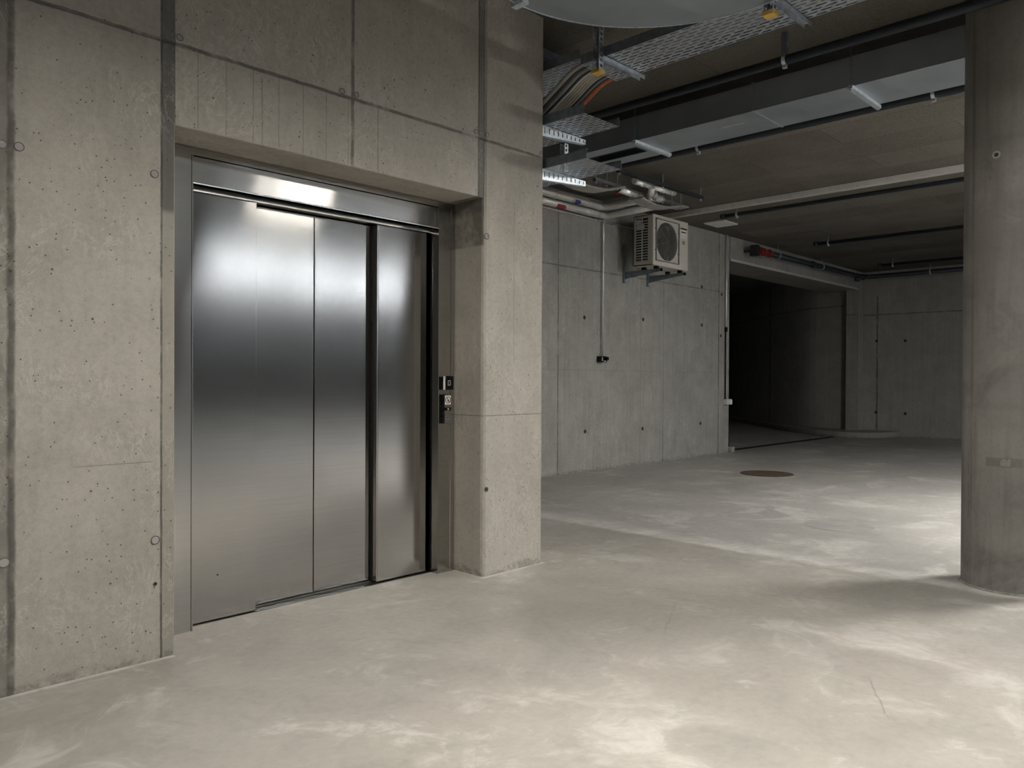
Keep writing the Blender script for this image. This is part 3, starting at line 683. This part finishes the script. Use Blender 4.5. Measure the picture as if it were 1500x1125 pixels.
# ---- cable trays
TX0, TX1 = 3.79, 4.157
def tray(label, y0, y1, z, fl=.06, x0=TX0, x1=TX1):
    t = thing('cable_tray', label, 'cable tray', ((x0 + x1) / 2, y0, z), 'perforated cable trays')
    MB().perforated(x0, x1, y0, y1, z, .0335, .078, .0105, .056).build('perforated_base', 'galv', t)
    for x in (x0, x1):
        k = -1 if x == x0 else 1
        MB().prism([(x, z), (x, z + fl), (x - k * .012, z + fl), (x - k * .012, z + fl - .0015), (x - k * .0015, z + fl - .0015), (x - k * .0015, z)], y0, y1, 'y').build('side_flange', 'galv_dark', t)
    return t
T1 = tray('wide perforated cable tray highest overhead, running towards the top right', -.2, 3.08, 3.16)
T2 = tray('perforated cable tray onto which the cable bundle drops', 3.05, 6.03, 2.855)
T3 = tray('lowest perforated cable tray beside the pillar, above the silver pipes', 3.03, 6.03, 2.57)
T4 = tray('perforated cable tray seen behind the hanging post next to the pillar', 3.12, 6.03, 3.225, .06, 3.83, 4.18)
tx = thing('cable_tray', 'dark cable tray crossing high between pillar and hanging post', 'cable tray', (3.9, 3.6, 3.34), 'perforated cable trays')
for y in (3.46, 3.76): MB().box((3.78, y, 3.34), (4.45, y + .0015, 3.40)).build('side_flange', 'galv_dark', tx)
MB().perforated(3.78, 4.45, 3.46, 3.76, 3.34, .03, .062, .009, .042).build('perforated_base', 'galv_dark', tx)
for tr, pts in ((T1, [(3.87, 2.6), (3.97, 2.45), (4.06, 2.25), (3.9, 2.1), (4.1, 1.95), (4.02, 2.75), (4.1, 2.9), (4.12, 2.05)]), ):
    for x, y in pts: MB().disc((x, y, 3.159), .006, (0, 0, -1), .006, 8).build('bolt', 'galv_bright', tr)
def slotted_post(label, x, y, z0, cap=True, z1=ZC, wd=.04):
    t = thing('hanging_post', label, 'post', (x, y, z0), 'slotted hanging posts')
    mb = MB(); zz = z0; h = .030; th = .0025
    x0, x1, y0, y1 = x - wd / 2, x + wd / 2, y - wd / 2, y + wd / 2
    # U profile open towards -x: two slotted webs and a back, every rung and rail is real
    for (ax, c) in (('x', y0), ('x', y1), ('y', x1)):
        lo, hi = (x0, x1) if ax == 'x' else (y0, y1)
        def bx(a, b2, za, zb):
            if ax == 'x': mb.box((a, c - th / 2, za), (b2, c + th / 2, zb))
            else: mb.box((c - th / 2, a, za), (c + th / 2, b2, zb))
        bx(lo, lo + .011, z0, z1); bx(hi - .011, hi, z0, z1)
        zz = z0
        while zz < z1: bx(lo + .011, hi - .011, zz, min(zz + .014, z1)); zz += .032
    mb.build('profile', 'galv', t)
    if cap: MB().box((x0 - .008, y0 - .008, z0 - .02), (x1 + .008, y1 + .008, z0 + .002)).build('yellow_cap', 'yellow', t, .003)
    return t
slotted_post('yellow-capped slotted post beside the cable bundle', 3.735, 2.90, 3.06, wd=.046)
slotted_post('yellow-capped slotted post at the top edge under the big tray', 3.743, 1.81, 3.06, wd=.046)
slotted_post('short slotted post between the two lower cable trays', 4.19, 3.55, 2.62, False, 2.85)
def arm(label, y, x0, x1, z, h0=.05, h1=.022, mat='galv', slots=0):
    t = thing('tray_bracket', label, 'bracket', (x0, y, z), 'cantilever tray brackets')
    th = .002
    if slots:
        n = slots; L = x1 - x0; mb = MB()
        def zb(x): return z - (h0 + (h1 - h0) * (x - x0) / L)
        pitch = L / n
        for i in range(n):
            a = x0 + i * pitch; s0, s1 = a + pitch * .38, a + pitch * .62
            f0, f1 = .18, .72
            q = lambda xa, xb, fa, fb: mb.add([(xa, y, z + (zb(xa) - z) * fa), (xb, y, z + (zb(xb) - z) * fa), (xb, y, z + (zb(xb) - z) * fb), (xa, y, z + (zb(xa) - z) * fb)], [(0, 1, 2, 3)])
            q(a, s0, 0, 1); q(s1, a + pitch, 0, 1); q(s0, s1, 0, f0); q(s0, s1, f1, 1)
        mb.build('slotted_web', mat, t, 0, th)
        zz0, zz1 = zb(x0), zb(x1)
        MB().add([(x0, y - .004, zz0), (x1, y - .004, zz1), (x1, y + .03, zz1), (x0, y + .03, zz0)], [(0, 1, 2, 3)]).build('bottom_lip', mat, t, 0, th)
        MB().box((x0 - .004, y - .002, z - h0 - .01), (x0, y + .05, z + .04)).build('mounting_plate', mat, t)
    else:
        MB().box((x0, y - .02, z - h0), (x1, y - .018, z)).box((x0, y + .018, z - h0), (x1, y + .02, z)).box((x0, y - .02, z - .002), (x1, y + .02, z)).build('channel', mat, t)
    return t
arm('plain bracket arm under the big tray beside the cable bundle', 2.90, 3.765, 4.20, 3.158, .026)
arm('plain bracket arm under the big tray at the top edge', 1.81, 3.763, 4.20, 3.158, .026)
arm('upper slotted bracket arm carrying the cable bundle tray by the pillar', 3.385, 3.777, 4.225, 2.852, .072, .030, 'galv_bright', 10)
arm('lower slotted bracket arm carrying the lowest tray by the pillar', 3.385, 3.777, 4.225, 2.567, .072, .034, 'galv_bright', 10)

# ---- cables dropping from the upper tray to the middle tray, each its own object
def cable(label, pts, r, mat, group):
    pts = smooth3(pts, 6)
    return tag(MB().tube(pts, r, 8).build('cable', mat), label, 'cable', group)
def smooth3(path, k):
    out = []
    for i in range(len(path) - 1):
        p0, p1, p2, p3 = [Vector(path[max(0, min(len(path) - 1, i + q))]) for q in (-1, 0, 1, 2)]
        for j in range(k):
            t = j / k
            out.append(.5 * ((2 * p1) + (p2 - p0) * t + (2 * p0 - 5 * p1 + 4 * p2 - p3) * t * t + (3 * p1 - p0 - 3 * p2 + p3) * t ** 3))
    return out + [Vector(path[-1])]
drop = [(3.815, .016, 'cable_grey', 'fat grey cable at the left end of the hanging bundle'), (3.845, .016, 'cable_dark', 'fat dark cable second from left in the hanging bundle'),
        (3.878, .015, 'cable_grey', 'fat grey cable between two dark ones in the hanging bundle'), (3.905, .009, 'cable_dark', 'thin dark cable left of the pale ones in the hanging bundle'),
        (3.925, .007, 'white', 'thin white cable in the middle of the hanging bundle'), (3.945, .012, 'cable_beige', 'beige cable just right of the thin white one'),
        (3.97, .012, 'cable_beige', 'second beige cable from the thin white one'), (3.995, .012, 'cable_beige', 'third beige cable from the thin white one'),
        (4.02, .012, 'cable_beige', 'beige cable at the right edge of the beige group'), (4.05, .008, 'cable_dark', 'thin dark cable right of the beige group'),
        (4.065, .007, 'cable_grey', 'thin grey cable next to the orange pair'), (4.083, .008, 'cable_dark', 'thin dark cable touching the orange pair'),
        (4.105, .008, 'cable_orange', 'left one of the two orange cables'), (4.123, .008, 'cable_orange', 'right one of the two orange cables')]
xc = 3.806
for x, r, mat, lab in drop:
    r = r * .9; x = xc + r; xc += 2 * r + .0048; j = 0
    zt, zb = 3.163 + r, 2.861 + r
    cable(lab, [(x, 2.6, zt), (x, 2.8, zt), (x, 3.02, zt), (x + j, 3.16, zt - .02), (x + j, 3.30, zt - .095), (x, 3.44, (zt + zb) / 2 - .02), (x, 3.60, zb + .045), (x, 3.76, zb + .004), (x, 4.0, zb), (x, 5.9, zb)], r, mat, 'cables dropping between the trays')

# ---- lagged pipes on the back wall, cross rack with valves
def lag_pipe(label, pts, r, mat='lag', bands=(), grp='lagged refrigerant pipes'):
    t = thing('lagged_pipe', label, 'pipe', pts[0], grp)
    MB().tube(pts, r, 14).build('jacket', mat, t)
    for p, d in bands: MB().tube([Vector(p) - Vector(d) * .008, Vector(p) + Vector(d) * .008], r + .004, 14).build('band', 'foil', t)
    return t
EX = (1, 0, 0); EY = (0, 1, 0)
lp1 = lag_pipe('upper grey lagged pipe on the back wall with a blue arrow', [(3.80, 6.10, 3.405), (7.90, 6.10, 3.405), (7.96, 6.07, 3.405), (7.985, 6.0, 3.405), (7.965, 5.42, 3.405)], .052, 'lag',
    [((7.02, 6.10, 3.405), EX), ((7.36, 6.10, 3.405), EX), ((7.66, 6.10, 3.405), EX), ((7.90, 6.10, 3.405), EX), ((7.97, 5.52, 3.405), EY)])
lp2 = lag_pipe('lower grey lagged pipe on the back wall with a red arrow', [(3.80, 6.19, 3.325), (8.02, 6.19, 3.325), (8.09, 6.16, 3.325), (8.115, 6.09, 3.325), (8.09, 5.40, 3.325)], .048, 'lag',
    [((6.9, 6.19, 3.325), EX), ((7.78, 6.19, 3.325), EX), ((7.93, 6.19, 3.325), EX), ((8.08, 5.5, 3.33), EY)])
def sticker(x0, x1, y, z, r, a0, a1, mat, name, parent):
    mb = MB(); nn = 8; tip = .03
    ang = [math.radians(a0 + (a1 - a0) * i / nn) for i in range(nn + 1)]
    P = lambda x, a: (x, y + (r + .0012) * math.cos(a), z + (r + .0012) * math.sin(a))
    vs_ = []
    for i, a in enumerate(ang):
        k = 1 - abs(2 * i / nn - 1)
        vs_ += [P(x0, a), P(x1 + tip * k, a)]
    mb.add(vs_, [(2 * i, 2 * i + 1, 2 * i + 3, 2 * i + 2) for i in range(nn)], True)
    return mb.build(name, mat, parent)
sticker(7.34, 7.46, 6.10, 3.405, .052, 195, 265, 'label_blue', 'blue_arrow', lp1)
sticker(7.14, 7.29, 6.19, 3.325, .048, 190, 275, 'label_red', 'red_arrow', lp2)
rk = [(4.95, 3.40), (5.265, 3.375)]
def rail(label, y, z, x0, x1, mat):
    t = thing('slotted_rail', label, 'rail', (x0, y, z), 'slotted rails of the pipe rack')
    mb = MB(); w2 = .022
    mb.box((x0, y - w2, z - .02), (x1, y - w2 + .003, z + .02)).box((x0, y + w2 - .003, z - .02), (x1, y + w2, z + .02))
    xx = x0
    while xx < x1: mb.box((xx, y - w2, z - .02), (min(xx + .026, x1), y + w2, z - .017)); xx += .05
    mb.build('channel', mat, t)
    for x in (x0 + .03, (x0 + x1) / 2, x1 - .03):
        MB().tube([(x, y, z - .045), (x, y, ZC)], .005, 6).disc((x, y, z - .034), .012, (0, 0, 1), .01, 6).build('hanger_rod', 'galv_bright', t)
rail('black slotted rail on the far edge of the pipe rack', 4.93, 3.41, 6.70, 8.42, 'black_matt')
rail('galvanised slotted rail above the drooping cables, left length', 5.26, 3.375, 6.72, 7.17, 'galv')
rail('galvanised slotted rail above the drooping cables, right length', 5.27, 3.375, 8.05, 8.52, 'galv')
fp_ = thing('foil_pipework', 'bright foil-wrapped pipework with elbows and a tee on the pipe rack above the air conditioner', 'pipe', (7.6, 5.15, 3.38))
for nm, pts, r, mat, bands in (
    ('upper_pipe', [(7.14, 5.03, 3.40), (7.44, 5.03, 3.40)], .036, 'foil', [((7.16, 5.03, 3.40), EX), ((7.30, 5.03, 3.40), EX)]),
    ('upper_pipe', [(7.50, 5.03, 3.40), (7.95, 5.03, 3.40)], .034, 'foil', [((7.7, 5.03, 3.40), EX)]),
    ('lower_pipe', [(7.22, 5.30, 3.37), (7.5, 5.30, 3.36), (7.70, 5.28, 3.35), (7.86, 5.27, 3.37), (8.06, 5.27, 3.38)], .043, 'foil', [((7.4, 5.30, 3.365), EX), ((8.0, 5.27, 3.378), EX)]),
    ('tee', [(7.48, 5.02, 3.39), (7.60, 5.12, 3.35), (7.74, 5.26, 3.35)], .036, 'foil', []),
    ('elbow', [(7.96, 5.36, 3.39), (7.86, 5.24, 3.38), (7.70, 5.16, 3.39)], .045, 'lag', [])):
    po = MB().tube(pts, r, 14).build(nm, mat, fp_)
    for p, d in bands: MB().tube([Vector(p) - Vector(d) * .008, Vector(p) + Vector(d) * .008], r + .004, 14).build('band', 'galv_bright', po)
vt = thing('pipe_valve', 'small red and black valve on the rack pipe', 'valve', (7.2, 5.3, 3.37))
MB().tube([(7.16, 5.30, 3.37), (7.215, 5.30, 3.37)], .034, 12).build('body', 'black_matt', vt)
MB().tube([(7.19, 5.30, 3.33), (7.19, 5.30, 3.30)], .022, 12).build('handwheel', 'red', vt)
for i in range(7):
    y = 5.13 + i * .031
    cable('grey cable drooping under the left end of the pipe rack', [(6.05, y, ZC - .002), (6.06, y, 3.42), (6.12, y, 3.31), (6.28, y, 3.25), (6.5, y, 3.235), (6.75, y, 3.252), (6.93, y, 3.295), (7.05, y, 3.33), (7.11, y, 3.338)], .013, 'cable_grey', 'drooping rack cables')
for i in range(6):
    y = 5.15 + i * .031
    cable('grey cable drooping under the right end of the pipe rack', [(7.46, y, 3.288), (7.6, y, 3.262), (7.75, y, 3.25), (7.95, y, 3.256), (8.15, y, 3.29), (8.3, y, 3.325), (8.46, y, 3.336)], .013, 'cable_grey', 'drooping rack cables at the right end')

# ---- conduits on the back wall
cd1 = thing('conduit', 'thin galvanised conduit running level under the lagged pipes on the back wall', 'conduit', (7, 6.25, 3.265))
MB().tube([(3.80, 6.25, 3.265), (8.88, 6.25, 3.27)], .0125, 12).build('tube', 'conduit', cd1)
for x in (8.02, 8.36): MB().tube([(x - .03, 6.25, 3.268), (x + .03, 6.25, 3.268)], .02, 10).build('coupling', 'galv', cd1)
cd2 = thing('conduit', 'thin vertical galvanised conduit dropping to the small black sensor box', 'conduit', (8.165, 6.235, 1.5))
MB().tube([(8.165, 6.222, 3.33), (8.165, 6.235, 3.2), (8.165, 6.235, 1.50)], .0105, 12).build('tube', 'conduit', cd2)
MB().box((8.14, 6.215, 3.24), (8.19, YB - .001, 3.26)).build('clip', 'galv', cd2)
sb = thing('sensor_box', 'small black sensor box at the foot of the vertical conduit', 'sensor', (8.13, 6.22, 1.46))
MB().box((8.075, 6.19, 1.415), (8.20, YB - .001, 1.495)).build('housing', 'black', sb, .006)
MB().box((8.088, 6.185, 1.433), (8.102, 6.19, 1.482)).box((8.13, 6.185, 1.424), (8.168, 6.19, 1.437)).build('label', 'grey_box', sb)
MB().disc((8.185, 6.19, 1.463), .026, (0, -1, 0), .022, 18).build('lens', 'label_blue' if False else 'black', sb)
cd3 = thing('conduit', 'vertical galvanised conduit left of the ramp opening', 'conduit', (11.44, 6.25, .9))
MB().tube([(11.44, 6.245, ZC - .001), (11.44, 6.245, 2.0)], .0155, 12).build('tube', 'conduit', cd3)
MB().tube([(11.435, 6.25, 2.0), (11.435, 6.25, .88)], .010, 10).build('cable', 'black', cd3)
MB().tube([(11.438, 6.245, 1.97), (11.438, 6.245, 2.04)], .024, 10).build('coupling', 'black', cd3)
swb = thing('junction_box', 'small pale grey box under the conduit by the ramp opening', 'junction box', (11.47, 6.23, .84))
MB().box((11.40, 6.20, .79), (11.56, YB - .001, .88)).build('housing', 'grey_box', swb, .004)
MB().box((11.50, 6.192, .80), (11.555, 6.2, .87)).build('cover', 'white', swb)

# ================================================================ AIR CONDITIONER
AX0, AX1, AY0, AY1, AZ0, AZ1 = 8.497, 9.339, 5.68, 5.992, 2.683, 3.338
ac = thing('air_conditioner', 'cream outdoor air conditioner unit mounted high on the back wall', 'air conditioner', ((AX0 + AX1) / 2, 6.0, AZ0))
# cabinet with real openings in the left side and the front
cab = MB()
cab.box((AX0, AY0 + .03, AZ0), (AX0 + .012, AY0 + .085, AZ1)).box((AX0, AY1 - .03, AZ0), (AX0 + .012, AY1, AZ1))
cab.box((AX0, AY0 + .085, AZ0), (AX0 + .012, AY1 - .03, AZ0 + .05)).box((AX0, AY0 + .085, AZ1 - .035), (AX0 + .012, AY1 - .03, AZ1))
cab.box((AX0, AY0 + .03, AZ1 - .012), (AX1, AY1, AZ1)).box((AX0, AY0 + .03, AZ0), (AX1, AY1, AZ0 + .012)).box((AX1 - .012, AY0 + .03, AZ0), (AX1, AY1, AZ1))
cab.box((AX0, AY1 - .01, AZ0), (AX1, AY1, AZ1))
cab.build('cabinet', 'ac_side', ac)
lv = MB(); n = 16
for i in range(n):
    z0 = AZ0 + .055 + i * (AZ1 - AZ0 - .10) / n
    lv.box((AX0 + .001, AY0 + .085, z0), (AX0 + .008, AY1 - .03, z0 + .011))
lv.box((AX0 - .001, (AY0 + AY1) / 2 + .018, AZ0 + .05), (AX0 + .011, (AY0 + AY1) / 2 + .030, AZ1 - .035))
lv.box((AX0 - .002, AY0 + .15, AZ1 - .17), (AX0 + .011, AY1 - .05, AZ1 - .12)).box((AX0 - .004, AY1 - .11, AZ1 - .10), (AX0 + .011, AY1 - .04, AZ1 - .05))
lv.build('side_louvre', 'ac_side', ac)
MB().box((AX0 + .03, AY0 + .06, AZ0 + .03), (AX0 + .035, AY1 - .02, AZ1 - .03)).build('coil_fins', 'ac_dark', ac)
# front panel with a round hole
fcx, fcz, frad = AX0 + .325, (AZ0 + AZ1) / 2 + .005, .254
fp = MB(); seg = 48; yv = AY0 + .012
sq = []
for i in range(seg):
    a = 2 * math.pi * i / seg; ca, sa = math.cos(a), math.sin(a)
    x0, x1, z0, z1 = AX0, AX1, AZ0, AZ1
    ts = []
    if ca > 1e-9: ts.append((x1 - fcx) / ca)
    if ca < -1e-9: ts.append((x0 - fcx) / ca)
    if sa > 1e-9: ts.append((z1 - fcz) / sa)
    if sa < -1e-9: ts.append((z0 - fcz) / sa)
    t = min(ts); sq.append((fcx + ca * t, fcz + sa * t))
for cxr, czr in ((AX0, AZ0), (AX1, AZ0), (AX1, AZ1), (AX0, AZ1)):
    k = min(range(seg), key=lambda i: (sq[i][0] - cxr) ** 2 + (sq[i][1] - czr) ** 2); sq[k] = (cxr, czr)
hole = [(fcx + frad * math.cos(2 * math.pi * i / seg), fcz + frad * math.sin(2 * math.pi * i / seg)) for i in range(seg)]
vs_ = [(a, AY0 + .004, b) for a, b in sq] + [(a, AY0 + .004, b) for a, b in hole] + [(a, AY0 + .034, b) for a, b in hole] + [(a, AY0 + .034, b) for a, b in sq]
fs = []
for q in range(4):
    for j in range(seg): fs.append((q * seg + j, q * seg + (j + 1) % seg, ((q + 1) % 4) * seg + (j + 1) % seg, ((q + 1) % 4) * seg + j))
fp.add(vs_, fs); fp.build('front_panel', 'ac', ac)
MB().disc((fcx, AY0 + .12, fcz), frad + .01, (0, 1, 0), .01, 40).build('fan_cavity', 'ac_dark', ac)
fan = MB()
for k in range(3):
    a0 = k * 2 * math.pi / 3; pts = []
    for i in range(7):
        r = .05 + i * .030
        for s, dy in ((-.42, .018), (.42, -.018)): pts.append((fcx + r * math.cos(a0 + s + i * .05), AY0 + .085 + dy, fcz + r * math.sin(a0 + s + i * .05)))
    fan.add(pts, [(2 * i, 2 * i + 1, 2 * i + 3, 2 * i + 2) for i in range(6)])
fan.disc((fcx, AY0 + .06, fcz), .06, (0, 1, 0), .04, 20); fan.build('fan', 'fan_black', ac)
gr = MB(); yg = AY0 - .006
for i in range(34):
    z = fcz - frad + (i + .5) * 2 * frad / 34; hw = math.sqrt(max(0, frad ** 2 - (z - fcz) ** 2))
    gr.tube([(fcx - hw, yg + .006, z), (fcx, yg - .004, z + .0), (fcx + hw, yg + .006, z)], .003, 5, False)
for i in range(3):
    a = math.pi * i / 3 + .3
    gr.tube([(fcx - frad * math.cos(a), yg + .008, fcz - frad * math.sin(a)), (fcx, yg, fcz), (fcx + frad * math.cos(a), yg + .008, fcz + frad * math.sin(a))], .003, 5, False)
gx0, gx1, gz0, gz1 = fcx - .272, fcx + .285, fcz - .275, fcz + .28
gr.build('fan_grille', 'ac_grill', ac)
sr = MB()
for (a, b2, c3, d4) in ((gx0, gx0 + .012, gz0, gz1), (gx1 - .012, gx1, gz0, gz1), (gx0, gx1, gz0, gz0 + .012), (gx0, gx1, gz1 - .012, gz1)): sr.box((a, yg - .006, c3), (b2, yg + .012, d4))
for sx in (0, 1):
    for sz in (.25, .75):
        x = gx0 - .02 if sx == 0 else gx1 - .025; z = gz0 + (gz1 - gz0) * sz
        sr.box((x, yg, z - .008), (x + .045, yg + .010, z + .008))
sr.build('grille_surround', 'ac_grill', ac)
pl = MB().box((AX1 - .19, AY0 + .001, AZ1 - .225), (AX1 - .035, AY0 + .0045, AZ1 - .115)).build('rating_label', 'white', ac)
MB().box((AX1 - .19, AY0 - .001, AZ1 - .105), (AX1 - .03, AY0 + .004, AZ1 - .088)).build('badge', 'black', ac)
MB().box((AX1 - .175, AY0 - .0005, AZ1 - .152), (AX1 - .055, AY0 + .001, AZ1 - .136)).build('label_heading', 'black', pl)
MB().box((AX1 - .185, AY0 - .0005, AZ1 - .205), (AX1 - .04, AY0 + .001, AZ1 - .20)).box((AX1 - .185, AY0 - .0005, AZ1 - .19), (AX1 - .06, AY0 + .001, AZ1 - .187)).build('label_lines', 'grey_box', pl)
st = MB().box((AX1 - .135, AY0 - .0005, AZ1 - .305), (AX1 - .085, AY0 + .0045, AZ1 - .265)).build('small_sticker', 'ac_dark', ac)
MB().box((AX1 - .125, AY0 - .001, AZ1 - .297), (AX1 - .095, AY0, AZ1 - .275)).build('sticker_symbol', 'grey_box', st)
# wall brackets
for k, (x, lab) in enumerate(((8.655, 'blue grey wall bracket under the left side of the air conditioner'), (9.225, 'blue grey wall bracket under the right side of the air conditioner'))):
    br = thing('wall_bracket', lab, 'bracket', (x, YB, 2.6), 'air conditioner wall brackets')
    x_w = x - .13 if k == 0 else x - .20
    x_w = x
    MB().box((x_w - .02, YB - .028, 2.50), (x_w + .02, YB - .001, 3.02)).build('wall_rail', 'galv_dark', br, .002)
    MB().prism([(YB - .03, 2.646), (AY0 - .02, 2.646), (AY0 - .02, 2.615), (YB - .03, 2.555)], x - .002, x + .002, 'x').box((x - .02, AY0 - .02, 2.643), (x + .02, YB - .03, 2.647)).build('arm', 'galv_dark', br)
    MB().box((x - .021, AY0 - .024, 2.61), (x + .021, AY0 - .018, 2.65)).build('end_cap', 'black', br)
    for y in (5.74, 5.93): MB().box((x - .03, y - .022, 2.647), (x + .03, y + .022, AZ0 - .0005)).build('rubber_foot', 'black', br)
    MB().tube([(x_w, YB - .05, 2.535), (x_w, YB - .001, 2.535)], .011, 8).build('bolt', 'galv_bright', br)

# ================================================================ FLOOR COVERS
mh = thing('manhole_cover', 'rusty brown round manhole cover in the floor before the ramp opening', 'manhole cover', (9.36, 4.53, 0))
MB().disc((9.36, 4.53, .0), .305, (0, 0, 1), .006, 48).build('lid', 'rust', mh)
MB().disc((9.36, 4.53, .0), .325, (0, 0, 1), .005, 48, .308).build('frame_ring', 'rust', mh)
ph = thing('floor_cover', 'round concrete-filled cover flush in the floor, nearer than the rusty one', 'manhole cover', (6.47, 2.50, 0))
MB().disc((6.47, 2.50, .0), .262, (0, 0, 1), .0012, 48).build('infill', 'patch', ph)
MB().disc((6.47, 2.50, .0), .268, (0, 0, 1), .0016, 48, .262).build('frame_ring', 'tie', ph)
